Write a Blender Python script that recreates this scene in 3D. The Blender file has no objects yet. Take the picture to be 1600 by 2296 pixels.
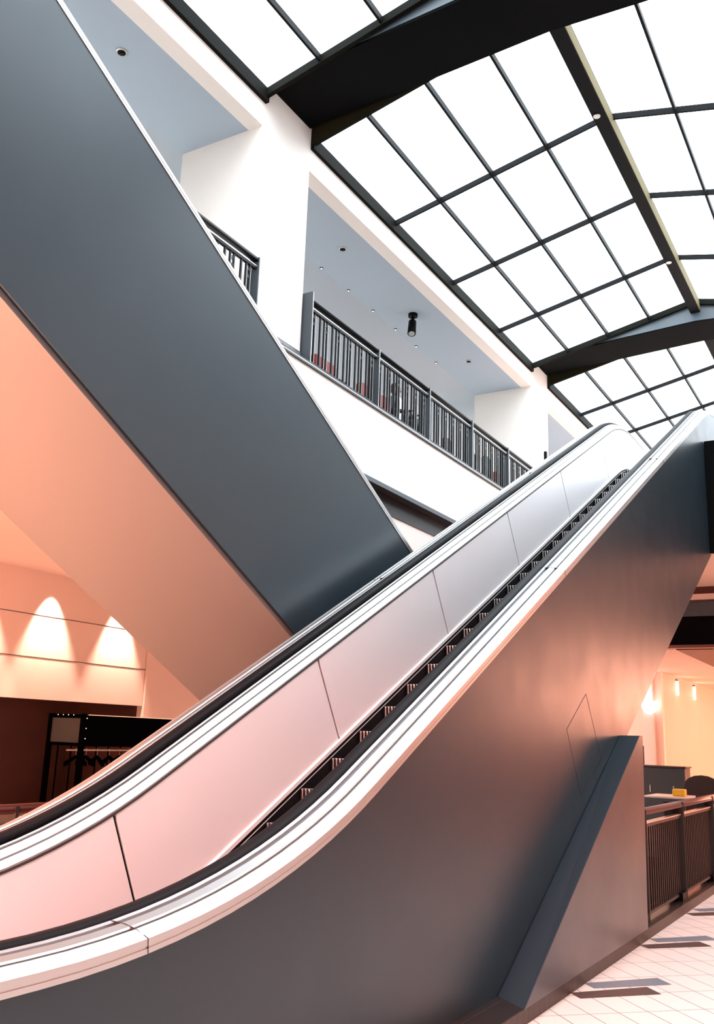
import bpy, bmesh, math, random
from mathutils import Vector, Matrix
random.seed(7)
sc = bpy.context.scene
COL = sc.collection
H = 1.62            # eye height above the floor; everything below is laid out relative to the eye, then lifted

# ------------------------------------------------------------------ camera, world, exposure, large lights
def cam_setup():
    yaw, pitch, roll, F = math.radians(30.65507), math.radians(13.70859), math.radians(1.99643), 2069.3195
    fw = Vector((-math.sin(yaw) * math.cos(pitch), math.cos(yaw) * math.cos(pitch), math.sin(pitch)))
    rt = Vector((math.cos(yaw), math.sin(yaw), 0)); up = rt.cross(fw)
    r2 = rt * math.cos(roll) + up * math.sin(roll); u2 = -rt * math.sin(roll) + up * math.cos(roll)
    cd = bpy.data.cameras.new('camera'); co = bpy.data.objects.new('camera', cd); COL.objects.link(co)
    m = Matrix((r2, u2, -fw)).transposed().to_4x4()
    m.translation = Vector((0, 0, 0)); co.matrix_world = m
    cd.sensor_fit = 'HORIZONTAL'; cd.sensor_width = 36.0; cd.lens = F * 36.0 / 1600.0
    cd.clip_start = 0.05; cd.clip_end = 200
    sc.camera = co
cam_setup()
w = bpy.data.worlds.new('world'); sc.world = w; w.use_nodes = True
w.node_tree.nodes['Background'].inputs[0].default_value = (0.62, 0.78, 1.0, 1)
w.node_tree.nodes['Background'].inputs[1].default_value = 0.12
sc.view_settings.view_transform = 'Standard'; sc.view_settings.look = 'None'
sc.view_settings.gamma = 1; sc.view_settings.exposure = 0.0; sc.view_settings.use_curve_mapping = False
SKY = ((0.80, 0.91, 1.0), 6.4)      # luminous ceiling panels
WARM = (1.0, 0.40, 0.23)
def light(name, kind, loc, energy, color, rot=(0, 0, 0), size=1.0, size_y=None, spot=None, blend=0.3, soft=0.1):
    l = bpy.data.lights.new(name, kind); l.energy = energy; l.color = color
    if kind == 'AREA':
        l.shape = 'RECTANGLE'; l.size = size; l.size_y = size_y or size
    if kind == 'SPOT':
        l.spot_size = math.radians(spot); l.spot_blend = blend; l.shadow_soft_size = soft
    if kind == 'POINT': l.shadow_soft_size = soft
    o = bpy.data.objects.new(name, l); COL.objects.link(o); o.location = loc; o.rotation_euler = rot
    return o
# lights of the mall levels: downlight rows, wall washers and added fills
light('downlight_row_right', 'AREA', (1.5, 8.0, 2.80), 150, (1.0, 0.50, 0.34), (0, 0, 0), 0.8, 14)
FZ_ = -1.62
light('ceiling_fill_left', 'AREA', (-9.4, 7.0, FZ_ + .25), 130, WARM, (math.pi, 0, 0), 1.2, 7)  # added fill aimed up to brighten the left ceiling
light('soffit_bounce_fill', 'AREA', (-6.6, 1.4, -1.3), 1200, (1.0, 0.42, 0.25), (math.pi, 0, 0), 1.4, 1.6)  # added fill, stands in for warm floor bounce on the rear escalator soffit
light('downlight_row_far', 'AREA', (-2.6, 27.0, 1.70), 60, (1.0, 0.66, 0.52), (0, 0, 0), 3.0, 8)
el = light('inner_panel_fill', 'SPOT', (-2.45, -3.2, 2.6), 9000, (1.0, 0.34, 0.26), spot=36, blend=1.0, soft=0.35)  # added unseen warm light for the escalator inner panels
el.rotation_euler = (Vector((-3.8, 4.6, -0.6)) - Vector((-2.45, -3.2, 2.6))).to_track_quat('-Z', 'Y').to_euler()
light('cafe_fill', 'AREA', (-9.9, 11.0, 7.0), 95, (0.95, 0.97, 1.0), (0, 0, 0), 1.2, 26)  # added fill that lifts the gallery ceiling
light('cafe_wall_fill', 'AREA', (-10.4, 12.0, 6.9), 260, (0.96, 0.98, 1.0), (0, math.radians(38), 0), 0.3, 26)  # added fill that brightens only the cafe back wall
light('back_room_fill', 'AREA', (-7.2, 20.6, 1.70), 150, (1.0, 0.74, 0.62), (0, 0, 0), 2.5, 2.5)  # added fill for the pale wall beyond the header
light('bridge_uplight', 'POINT', (-1.6, 15.9, 0.6), 60, WARM, soft=0.3)
for i, y in enumerate((8.9, 10.6, 12.2, 14.02)):
    light('wall_washer', 'SPOT', (-13.62, y, 2.78), 900, (1.0, 0.62, 0.48), (0, math.radians(11), 0), spot=56, blend=0.6, soft=0.05)

# ------------------------------------------------------------------ materials
def mat(name, col, rough=0.5, metal=0.0, noise=None, spec=None, emis=None, estr=0, bump=None, rnoise=None):
    m = bpy.data.materials.new(name); m.use_nodes = True
    nt = m.node_tree; b = nt.nodes['Principled BSDF']
    b.inputs['Base Color'].default_value = (*col, 1); b.inputs['Roughness'].default_value = rough
    b.inputs['Metallic'].default_value = metal
    if spec is not None: b.inputs['Specular IOR Level'].default_value = spec
    if emis: b.inputs['Emission Color'].default_value = (*emis, 1); b.inputs['Emission Strength'].default_value = estr
    tc = nt.nodes.new('ShaderNodeTexCoord')
    if noise:
        sc_, amt = noise
        n = nt.nodes.new('ShaderNodeTexNoise'); n.inputs['Scale'].default_value = sc_; n.inputs['Detail'].default_value = 5
        nt.links.new(tc.outputs['Object'], n.inputs['Vector'])
        mx = nt.nodes.new('ShaderNodeMix'); mx.data_type = 'RGBA'
        mx.inputs[6].default_value = (*[max(0, c * (1 - amt)) for c in col], 1)
        mx.inputs[7].default_value = (*[min(1, c * (1 + amt)) for c in col], 1)
        nt.links.new(n.outputs['Fac'], mx.inputs[0]); nt.links.new(mx.outputs[2], b.inputs['Base Color'])
    if rnoise:
        sc_, a, c_ = rnoise
        n = nt.nodes.new('ShaderNodeTexNoise'); n.inputs['Scale'].default_value = sc_; n.inputs['Detail'].default_value = 4
        nt.links.new(tc.outputs['Object'], n.inputs['Vector'])
        mr = nt.nodes.new('ShaderNodeMapRange'); mr.inputs[3].default_value = a; mr.inputs[4].default_value = c_
        nt.links.new(n.outputs['Fac'], mr.inputs[0]); nt.links.new(mr.outputs[0], b.inputs['Roughness'])
    if bump:
        sc_, st = bump
        n = nt.nodes.new('ShaderNodeTexNoise'); n.inputs['Scale'].default_value = sc_
        nt.links.new(tc.outputs['Object'], n.inputs['Vector'])
        bp = nt.nodes.new('ShaderNodeBump'); bp.inputs['Strength'].default_value = st; bp.inputs['Distance'].default_value = 0.01
        nt.links.new(n.outputs['Fac'], bp.inputs['Height']); nt.links.new(bp.outputs['Normal'], b.inputs['Normal'])
    return m
def tile_mat(name, col, joint, sx, sy, ang, width, rough, swap=None, amt=0.08):
    """grid of tiles sx by sy metres, in the object's XY (or the axes of swap), turned by ang"""
    m = mat(name, col, rough); nt = m.node_tree; b = nt.nodes['Principled BSDF']
    tc = nt.nodes.new('ShaderNodeTexCoord'); mp = nt.nodes.new('ShaderNodeMapping')
    src = tc.outputs['Object']
    if swap:
        sp = nt.nodes.new('ShaderNodeSeparateXYZ'); cb = nt.nodes.new('ShaderNodeCombineXYZ')
        nt.links.new(src, sp.inputs[0]); nt.links.new(sp.outputs[swap[0]], cb.inputs[0]); nt.links.new(sp.outputs[swap[1]], cb.inputs[1])
        src = cb.outputs[0]
    nt.links.new(src, mp.inputs['Vector']); mp.inputs['Rotation'].default_value = (0, 0, ang)
    br = nt.nodes.new('ShaderNodeTexBrick'); br.offset = 0.0; br.squash = 1.0
    br.inputs['Color1'].default_value = (*[c * (1 - amt) for c in col], 1)
    br.inputs['Color2'].default_value = (*[min(1, c * (1 + amt)) for c in col], 1)
    br.inputs['Mortar'].default_value = (*joint, 1); br.inputs['Scale'].default_value = 1.0
    br.inputs['Mortar Size'].default_value = width; br.inputs['Mortar Smooth'].default_value = 0.1
    br.inputs['Brick Width'].default_value = sx; br.inputs['Row Height'].default_value = sy
    nt.links.new(mp.outputs['Vector'], br.inputs['Vector']); nt.links.new(br.outputs['Color'], b.inputs['Base Color'])
    return m
M = {
 'clad': mat('grey_enamel_panel', (0.024, 0.042, 0.056), 0.33, 0.1, noise=(0.9, 0.06), rnoise=(2.5, 0.30, 0.42)),
 'soffit': mat('soffit_panel', (0.165, 0.155, 0.155), 0.42),
 'alu': mat('brushed_aluminium', (0.58, 0.58, 0.57), 0.40, 1.0),
 'alu2': mat('satin_aluminium', (0.66, 0.65, 0.64), 0.42, 1.0),
 'rubber': mat('black_rubber', (0.006, 0.006, 0.007), 0.55, spec=0.06),
 'black': mat('black_metal', (0.003, 0.0035, 0.004), 0.5, spec=0.08),
 'inner': mat('satin_steel_panel', (0.84, 0.83, 0.84), 0.36, 0.42, rnoise=(3, 0.32, 0.44)),
 'white_strip': mat('white_edge_strip', (0.85, 0.85, 0.84), 0.3, 0.3),
 'wall': mat('white_plaster', (0.90, 0.85, 0.79), 0.75, noise=(3, 0.015)),
 'wall2': mat('painted_plaster', (0.80, 0.77, 0.74), 0.75),
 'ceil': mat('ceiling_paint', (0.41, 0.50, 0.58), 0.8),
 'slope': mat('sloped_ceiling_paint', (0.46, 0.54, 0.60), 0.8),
 'peach': mat('peach_plaster', (0.86, 0.70, 0.62), 0.7, noise=(1.2, 0.03)),
 'peach2': mat('apricot_panelling', (0.78, 0.53, 0.44), 0.6, noise=(1.5, 0.06)),
 'brown': mat('brown_wall', (0.085, 0.028, 0.018), 0.7, noise=(2, 0.2)),
 'steel': mat('dark_painted_steel', (0.010, 0.013, 0.016), 0.42),
 'steel2': mat('grey_painted_steel', (0.06, 0.08, 0.095), 0.45),
 'beam': mat('black_beam_steel', (0.0018, 0.0021, 0.0024), 0.7, noise=(30, 0.4), spec=0.06),
 'frame': mat('dark_bronze_frame', (0.006, 0.0065, 0.005), 0.7, spec=0.05),
 'frame_side': mat('bronze_frame_side', (0.016, 0.015, 0.007), 0.7, noise=(40, 0.3), spec=0.05),
 'muntin': mat('black_muntin', (0.004, 0.0045, 0.005), 0.6, spec=0.1),
 'glow': mat('luminous_panel', (0.8, 0.8, 0.8), 0.6, emis=SKY[0], estr=SKY[1]),
 'cream': mat('cream_metal', (0.13, 0.105, 0.05), 0.8, spec=0.1),
 'post': mat('slate_post', (0.040, 0.052, 0.062), 0.45),
 'bar': mat('baluster_steel', (0.006, 0.007, 0.008), 0.45, spec=0.2),
 'bar_brown': mat('brown_baluster', (0.030, 0.017, 0.014), 0.5),
 'lightrail': mat('pale_rail_metal', (0.62, 0.60, 0.57), 0.3, 0.8),
 'railpink': mat('bronze_rail', (0.20, 0.085, 0.065), 0.35, 0.3),
 'railred': mat('red_wood_rail', (0.05, 0.007, 0.004), 0.35),
 'floor': tile_mat('cream_floor_tile', (0.86, 0.75, 0.69), (0.25, 0.19, 0.17), 0.408, 0.204, math.radians(45), 0.004, 0.34, amt=0.02),
 'tile_brown': mat('brown_floor_tile', (0.075, 0.045, 0.04), 0.4),
 'tile_blue': mat('slate_blue_floor_tile', (0.17, 0.20, 0.235), 0.4, noise=(60, 0.12)),
 'curb': tile_mat('brown_brick_course', (0.030, 0.018, 0.015), (0.002, 0.0015, 0.0015), 0.095, 4.0, 0, 0.006, 0.5, swap=(1, 2), amt=0.25),
 'curbtop': mat('brown_tile_top', (0.018, 0.012, 0.011), 0.32, noise=(8, 0.2)),
 'greytile': tile_mat('grey_base_tile', (0.17, 0.18, 0.19), (0.05, 0.05, 0.05), 0.15, 0.1, 0, 0.004, 0.4, swap=(1, 2)),
 'red': mat('red_upholstery', (0.20, 0.014, 0.010), 0.6),
 'green': mat('dark_green_upholstery', (0.02, 0.05, 0.05), 0.6),
 'dark': mat('dark_fabric', (0.018, 0.018, 0.022), 0.7),
 'skin': mat('skin', (0.20, 0.11, 0.08), 0.5),
 'hair': mat('dark_hair', (0.012, 0.012, 0.014), 0.5),
 'shirt': mat('white_shirt', (0.85, 0.84, 0.80), 0.7),
 'greypanel': mat('grey_sign_panel', (0.055, 0.06, 0.058), 0.6),
 'lamp': mat('lamp_glass', (1, 1, 1), 0.3, emis=(1.0, 0.95, 0.90), estr=2.5),
 'lamp_warm': mat('warm_lamp_glass', (1, 1, 1), 0.3, emis=(1.0, 0.86, 0.74), estr=2),
 'reflect_glow': mat('reflected_glow_panel', (.8, .7, .6), 0.5, emis=(1.0, 0.42, 0.27), estr=13),
 'dimwall': mat('rose_shop_wall', (0.44, 0.23, 0.19), 0.6),
 'signblack': mat('matte_black_board', (0.0015, 0.0015, 0.002), 0.9, spec=0.0),
 'yellow': mat('yellow_plastic', (0.75, 0.50, 0.03), 0.4),
 'pale': mat('pale_laminate', (0.75, 0.70, 0.66), 0.4),
 'seam': mat('dark_seam', (0.02, 0.015, 0.013), 0.6),
 'voidf': mat('lower_floor', (0.10, 0.06, 0.05), 0.6),
}

# ------------------------------------------------------------------ mesh helpers
class MB:
    """collects shapes, builds ONE mesh object"""
    def __init__(s): s.bm = bmesh.new(); s.mats = []; s.cur = 0
    def use(s, m):
        if m not in s.mats: s.mats.append(m)
        s.cur = s.mats.index(m); return s
    def face(s, vs):
        try:
            f = s.bm.faces.new(vs); f.material_index = s.cur; return f
        except ValueError: return None
    def box(s, x0, x1, y0, y1, z0, z1):
        v = [s.bm.verts.new((x, y, z)) for x in (x0, x1) for y in (y0, y1) for z in (z0, z1)]
        for q in ((0, 1, 3, 2), (4, 6, 7, 5), (0, 4, 5, 1), (2, 3, 7, 6), (0, 2, 6, 4), (1, 5, 7, 3)): s.face([v[i] for i in q])
        return s
    def prism(s, poly, x0, x1, axis='x'):
        """poly in the other two axes (y,z) / (x,z) / (x,y)"""
        def P(a, b, c): return {'x': (c, a, b), 'y': (a, c, b), 'z': (a, b, c)}[axis]
        A = [s.bm.verts.new(P(a, b, x0)) for a, b in poly]; B = [s.bm.verts.new(P(a, b, x1)) for a, b in poly]
        s.face(A); s.face(B[::-1]); n = len(poly)
        for i in range(n): s.face([A[i], B[i], B[(i + 1) % n], A[(i + 1) % n]])
        return s
    def hexa(s, b, t):
        """b, t: four corner points each"""
        B = [s.bm.verts.new(p) for p in b]; T = [s.bm.verts.new(p) for p in t]
        s.face(B[::-1]); s.face(T)
        for i in range(4): s.face([B[i], B[(i + 1) % 4], T[(i + 1) % 4], T[i]])
        return s
    def sweep(s, path, prof, closed=True, cap=True, smooth=False):
        """path: (y,z) list; prof: (x, n) list, n along the path normal"""
        rings = []; N = len(path)
        for i, (y, z) in enumerate(path):
            a = path[max(0, i - 1)]; b = path[min(N - 1, i + 1)]
            ty, tz = b[0] - a[0], b[1] - a[1]; L = math.hypot(ty, tz) or 1
            ny, nz = -tz / L, ty / L
            rings.append([s.bm.verts.new((x, y + ny * n, z + nz * n)) for x, n in prof])
        K = len(prof)
        for i in range(N - 1):
            for j in range(K if closed else K - 1):
                f = s.face([rings[i][j], rings[i][(j + 1) % K], rings[i + 1][(j + 1) % K], rings[i + 1][j]])
                if f and smooth: f.smooth = True
        if closed and cap: s.face(rings[0]); s.face(rings[-1][::-1])
        return s
    def cyl(s, p0, p1, r0, r1=None, seg=16, smooth=True):
        r1 = r0 if r1 is None else r1; p0 = Vector(p0); p1 = Vector(p1); d = (p1 - p0).normalized()
        a = d.orthogonal().normalized(); b = d.cross(a)
        A = [s.bm.verts.new(p0 + (a * math.cos(t) + b * math.sin(t)) * r0) for t in [2 * math.pi * i / seg for i in range(seg)]]
        B = [s.bm.verts.new(p1 + (a * math.cos(t) + b * math.sin(t)) * r1) for t in [2 * math.pi * i / seg for i in range(seg)]]
        s.face(A[::-1]); s.face(B)
        for i in range(seg):
            f = s.face([A[i], A[(i + 1) % seg], B[(i + 1) % seg], B[i]])
            if f and smooth: f.smooth = True
        return s
    def tube(s, pts, r, seg=8):
        for a, b in zip(pts, pts[1:]): s.cyl(a, b, r, seg=seg)
        return s
    def lathe(s, c, prof, seg=20, half=None, axis='z'):
        """prof: (r, h) list around a vertical axis at c"""
        rings = []; t0, t1 = half or (0, 2 * math.pi); n = seg + (1 if half else 0)
        for r, h in prof:
            rings.append([s.bm.verts.new((c[0] + r * math.cos(t0 + (t1 - t0) * i / seg), c[1] + r * math.sin(t0 + (t1 - t0) * i / seg), c[2] + h)) for i in range(n)])
        for i in range(len(rings) - 1):
            for j in range(n if not half else n - 1):
                f = s.face([rings[i][j], rings[i][(j + 1) % n], rings[i + 1][(j + 1) % n], rings[i + 1][j]])
                if f: f.smooth = True
        s.face(rings[0]); s.face(rings[-1][::-1])
        return s
    def build(s, name, m=None, parent=None, bevel=0, shift=None):
        if shift: bmesh.ops.translate(s.bm, verts=s.bm.verts, vec=shift)
        bmesh.ops.recalc_face_normals(s.bm, faces=s.bm.faces)
        me = bpy.data.meshes.new(name); s.bm.to_mesh(me); s.bm.free()
        for k in (s.mats or [m]): me.materials.append(M[k])
        o = bpy.data.objects.new(name, me); COL.objects.link(o); o.parent = parent
        if bevel:
            b = o.modifiers.new('bevel', 'BEVEL'); b.width = bevel; b.segments = 2; b.limit_method = 'ANGLE'; b.angle_limit = math.radians(40)
        return o
def tag(o, label=None, cat=None, group=None, kind=None):
    if label: o['label'] = label
    if cat: o['category'] = cat
    if group: o['group'] = group
    if kind: o['kind'] = kind
    return o
def struct(name, mb, m=None, label=None, **k):
    o = mb.build(name, m, **k); o['kind'] = 'structure'
    if label: o['label'] = label
    return o
def empty(name, loc, label, cat, group=None, kind=None, rz=0):
    o = bpy.data.objects.new(name, None); COL.objects.link(o); o.location = loc; o.rotation_euler = (0, 0, rz)
    o.empty_display_size = 0.1
    return tag(o, label, cat, group, kind)
def copy_tree(o, parent=None):
    c = o.copy(); COL.objects.link(c); c.parent = parent
    for ch in list(o.children): copy_tree(ch, c)
    return c
def fixed(o, parent):
    """parent o (built in world coordinates) to a thing that stands at its own base"""
    o.parent = parent; o.matrix_parent_inverse = Matrix.Translation(-parent.location) if not parent.parent else Matrix()
    return o

FZ = -1.62          # lower floor
UZ = 4.63           # landing level of the escalators
GX = -6.60          # face of the gallery fascia
WX = -6.75          # wall plane between the openings
P0, PER = 8.55, 10.42   # pillars every 10.42 m
YB, YE = -12.0, 46.0

# ------------------------------------------------------------------ setting: floors and lower level
def build_floor():
    f = MB().use('floor')
    f.box(-2.13, 6.0, YB, YE, FZ - 0.3, FZ)                 # the walkway beside the curb
    f.box(-6.0, -2.13, YB, 5.9, FZ - 0.3, FZ)
    f.box(-17.0, -5.72, YB, YE, FZ - 0.3, FZ)
    f.box(-5.72, -2.13, 18.0, YE, FZ - 0.3, FZ)
    # dark accent rows of three tiles laid on the diagonal from the curb
    for k in range(-1, 9):
        y = 6.62 + 1.885 * k
        for m_, dy in (('tile_brown', 0.0), ('tile_blue', 0.315)):
            f.use(m_)
            a = (-2.13, y + dy); 
            p = [a, (a[0] + 0.10, a[1] - 0.10), (a[0] + 0.52, a[1] + 0.36), (a[0] + 0.39, a[1] + 0.495)]
            f.face([f.bm.verts.new((x, yy, FZ + 0.0015)) for x, yy in p])
    struct('floor', f, label='cream tiled mall floor laid on the diagonal')
    v = MB().use('voidf').box(-6.2, -2.0, 5.0, 18.5, -6.2, -6.0)
    struct('floor_below', v, label='dark floor at the bottom of the stair well')
    c = MB().use('curb').box(-2.42, -2.12, 1.6, 18.0, FZ - 0.35, -1.532)
    c.use('curbtop').box(-2.40, -2.125, 1.6, 18.0, -1.532, -1.528)
    c.use('seam').box(-2.30, -2.294, 1.6, 18.0, -1.528, -1.5272)
    struct('trim_1', c, label='dark brown brick curb along the stair well')
    c2 = MB().use('curb').box(-5.74, -5.46, 1.6, 17.0, FZ - 0.35, -1.54)
    struct('trim_2', c2, label='dark brick curb on the far side of the stair well')
    for x0, x1, y0, y1, n in ((-5.75, -5.6, 5.9, 18, 'a'), (-2.3, -2.15, 5.9, 18, 'b'), (-5.7, -2.2, 5.8, 5.9, 'c'), (-5.7, -2.2, 18.0, 18.1, 'd')):
        struct('wall_well', MB().use('brown').box(x0, x1, y0, y1, -6.0, FZ - 0.30))
build_floor()

def build_lower_left():
    # slab under the gallery: its underside is the ceiling of the lower level
    struct('ceiling_lower', MB().use('peach').box(-17, -6.72, YB, YE, 2.85, 3.0), label='lit ceiling of the lower level under the gallery')
    f = MB().use('peach').box(-14.15, -13.95, 2.0, 14.92, 0.488, 2.85)
    f.use('seam')
    for z in (2.03, 1.245): f.box(-13.951, -13.944, 2.0, 14.92, z - 0.006, z + 0.006)
    struct('wall_shopfront', f, label='peach shopfront header washed by three pools of light')
    struct('wall_shop_back', MB().use('brown').box(-16.3, -16.1, 0.0, 17, FZ, 2.85), label='dark brown back wall of the shop under the header')
    struct('wall_shop_end', MB().use('brown').box(-17, -14.12, 14.92, 15.1, FZ, 2.85))
    struct('wall_left', MB().use('peach').box(-14.1, -13.9, 14.93, YE, FZ, 2.85), label='plain salmon wall beyond the dark shop')
    struct('wall_left_near', MB().use('peach').box(-14.1, -13.9, YB, 2.0, FZ, 2.85))
build_lower_left()

# ------------------------------------------------------------------ setting: gallery side (left) of the atrium
def build_gallery():
    wl = MB().use('wall')
    for k in range(-2, 4):
        y = P0 + PER * k
        wl.box(-8.135, WX, y, y + 1.15, 5.107, 7.92)
    wl.box(-6.98, WX, YB, YE, 7.92, 9.6)
    struct('wall_gallery', wl, label='white plaster pillars and lintel of the upper gallery')
    bt = MB().use('greytile')
    for k in range(-2, 4):
        y = P0 + PER * k; bt.box(-8.15, WX + 0.006, y - 0.006, y + 1.156, 4.93, 5.107)
    struct('baseboard_gallery', bt, label='grey tile base under the white gallery pillars')
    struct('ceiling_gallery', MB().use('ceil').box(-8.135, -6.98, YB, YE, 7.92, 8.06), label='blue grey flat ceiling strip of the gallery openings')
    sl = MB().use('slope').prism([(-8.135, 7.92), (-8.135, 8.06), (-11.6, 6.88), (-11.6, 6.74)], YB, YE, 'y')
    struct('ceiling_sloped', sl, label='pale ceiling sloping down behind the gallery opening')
    struct('wall_gallery_back', MB().use('wall').box(-11.7, -11.5, YB, YE, 4.9, 7.0), label='pale back wall of the upper cafe')
    fa = MB().use('wall').box(-6.9, GX, YB, YE, 3.77, 4.87)
    fa.use('wall').box(-6.9, GX, YB, YE, 2.85, 3.33)
    struct('wall_fascia', fa, label='white fascia of the gallery floor above and below the steel channel')
    ch = MB().use('steel').box(-6.88, -6.74, YB, YE, 3.33, 3.77)
    ch.use('steel2').box(-6.74, -6.575, YB, YE, 3.70, 3.77)
    ch.use('steel').box(-6.74, -6.585, YB, YE, 3.325, 3.352)
    struct('trim_3', ch, label='dark steel channel running along the gallery fascia')
    struct('floor_gallery', MB().use('pale').box(-11.7, -6.62, YB, YE, 4.75, 4.925), label='upper gallery floor')
    lg = MB().use('steel').box(-6.64, GX + 0.03, YB, YE, 4.87, 4.93)
    lg.use('lightrail').box(GX + 0.03, GX + 0.034, YB, YE, 4.893, 4.905)
    struct('trim_4', lg, label='slim dark edge strip at the foot of the gallery railing')
    # slab between lower ceiling and gallery floor
    struct('floor_gallery_slab', MB().use('wall2').box(-17, -6.9, YB, YE, 3.0, 4.75))
    # ---- the other side of the atrium, seen only in reflections
    r = MB().use('wall').box(0.55, 0.8, YB, YE, 7.92, 9.6)
    for k in range(-2, 4):
        y = P0 + PER * k; r.box(0.55, 1.9, y, y + 1.15, 4.93, 7.92)
    r.box(4.0, 4.2, YB, YE, 4.9, 8.0)
    struct('wall_right', r)
    struct('wall_right_fascia', MB().use('wall').box(0.5, 0.8, YB, YE, 2.85, 4.93))
    struct('floor_gallery_right', MB().use('greytile').box(0.8, 6.0, YB, YE, 3.0, 4.925))
    struct('ceiling_lower_right', MB().use('peach').box(0.8, 6.0, YB, YE, 2.86, 3.0))
    struct('wall_right_lower', MB().use('dimwall').box(2.2, 2.4, YB, YE, FZ, 2.86))
    for i in range(4):
        sw_ = MB().use('reflect_glow').box(2.17, 2.19, 19 + 6.5 * i, 24.6 + 6.5 * i, .55, 2.75)  # added glowing panels, out of view; their reflection warms the escalator cladding
        sw_.use('steel').box(2.12, 2.2, 18.9 + 6.5 * i, 19 + 6.5 * i, FZ, 2.86)
        struct('window_%d' % (11 + i), sw_, label='added warm glow panel on the unseen opposite wall, for its reflection')
    struct('ceiling_gallery_right', MB().use('ceil').box(0.8, 4.2, YB, YE, 7.92, 8.06))
    struct('wall_near', MB().use('wall2').box(-17, 6, YB - 0.2, YB, FZ, 9.7))
    struct('wall_far', MB().use('wall2').box(-17, 6, YE, YE + 0.2, FZ, 9.7))
    struct('ceiling_roof', MB().use('beam').box(-17, 6, YB, YE, 9.75, 9.9))
build_gallery()

# ------------------------------------------------------------------ skylights and beams
RX, XR = -3.13, 0.49
def sz(x): return 8.43 + 0.2265 * ((x + 6.75) if x < RX else (2 * RX - x + 6.75))
def build_skylight(k, first=None):
    y0 = 9.71 + PER * k; y1 = y0 + 9.30
    root = empty('window', (-3.13, y0, 8.27), None, None, kind='structure'); root.name = 'window_%d' % (k + 3)
    root['label'] = 'luminous ridge skylight of square white panels between two black beams'
    def P(mb, n, m=None): return fixed(mb.build(n, m), root)
    pn = MB().use('glow')
    for xa, xb in ((-6.70, RX), (RX, XR - 0.05)):
        pn.hexa([(xa, y0 + .05, sz(xa) + .03), (xb, y0 + .05, sz(xb) + .03), (xb, y1 - .05, sz(xb) + .03), (xa, y1 - .05, sz(xa) + .03)],
                [(xa, y0 + .05, sz(xa) + .05), (xb, y0 + .05, sz(xb) + .05), (xb, y1 - .05, sz(xb) + .05), (xa, y1 - .05, sz(xa) + .05)])
    P(pn, 'pane')
    fr = MB().use('frame')
    fr.box(-6.75, -6.69, y0, y1, 8.275, 8.56); fr.box(XR - .01, XR + .05, y0, y1, 8.275, 8.56)
    for ya, yb in ((y0, y0 + .06), (y1 - .06, y1)):
        for xa, xb in ((-6.75, RX), (RX, XR + .05)):
            fr.use('frame')
            fr.hexa([(xa, ya, sz(xa) - .09), (xb, ya, sz(xb) - .09), (xb, yb, sz(xb) - .09), (xa, yb, sz(xa) - .09)],
                    [(xa, ya, sz(xa) + .30), (xb, ya, sz(xb) + .30), (xb, yb, sz(xb) + .30), (xa, yb, sz(xa) + .30)])
    P(fr, 'frame')
    sd = MB().use('frame_side')
    for ya in (y0 - 0.004, y1 + 0.001):
        for xa, xb in ((-6.75, RX), (RX, XR + .05)):
            sd.hexa([(xa, ya, sz(xa) - .09), (xb, ya, sz(xb) - .09), (xb, ya + .003, sz(xb) - .09), (xa, ya + .003, sz(xa) - .09)],
                    [(xa, ya, sz(xa) + .34), (xb, ya, sz(xb) + .34), (xb, ya + .003, sz(xb) + .34), (xa, ya + .003, sz(xa) + .34)])
    P(sd, 'frame_side')
    for x in (-5.865, -4.955, -4.05, -2.12, -1.21, -0.30):
        P(MB().use('muntin').hexa([(x - .019, y0, sz(x) - .06), (x + .019, y0, sz(x) - .06), (x + .019, y1, sz(x) - .06), (x - .019, y1, sz(x) - .06)],
                 [(x - .019, y0, sz(x) + .04), (x + .019, y0, sz(x) + .04), (x + .019, y1, sz(x) + .04), (x - .019, y1, sz(x) + .04)]), 'muntin')
    for dy in (2.53, 4.87, 7.22):
        y = y0 + dy
        for xa, xb in ((-6.70, RX), (RX, XR)):
            P(MB().use('muntin').hexa([(xa, y - .019, sz(xa) - .062), (xb, y - .019, sz(xb) - .062), (xb, y + .019, sz(xb) - .062), (xa, y + .019, sz(xa) - .062)],
                     [(xa, y - .019, sz(xa) + .04), (xb, y - .019, sz(xb) + .04), (xb, y + .019, sz(xb) + .04), (xa, y + .019, sz(xa) + .04)]), 'muntin')
    rb = MB().use('muntin').box(-3.215, -3.02, y0 - .25, y1 + .45, 8.985, 9.28)
    rb.use('cream').box(-3.02, -3.012, y0, y1, 8.995, 9.20)
    o = P(rb, 'ridge_bar')
    for dy in (2.1, 6.9):
        P(MB().use('lightrail').cyl((-3.145, y0 + dy, 8.985), (-3.145, y0 + dy, 8.965), .05, seg=20), 'small_disc_lamp')
for k in range(-2, 3): build_skylight(k)
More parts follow.
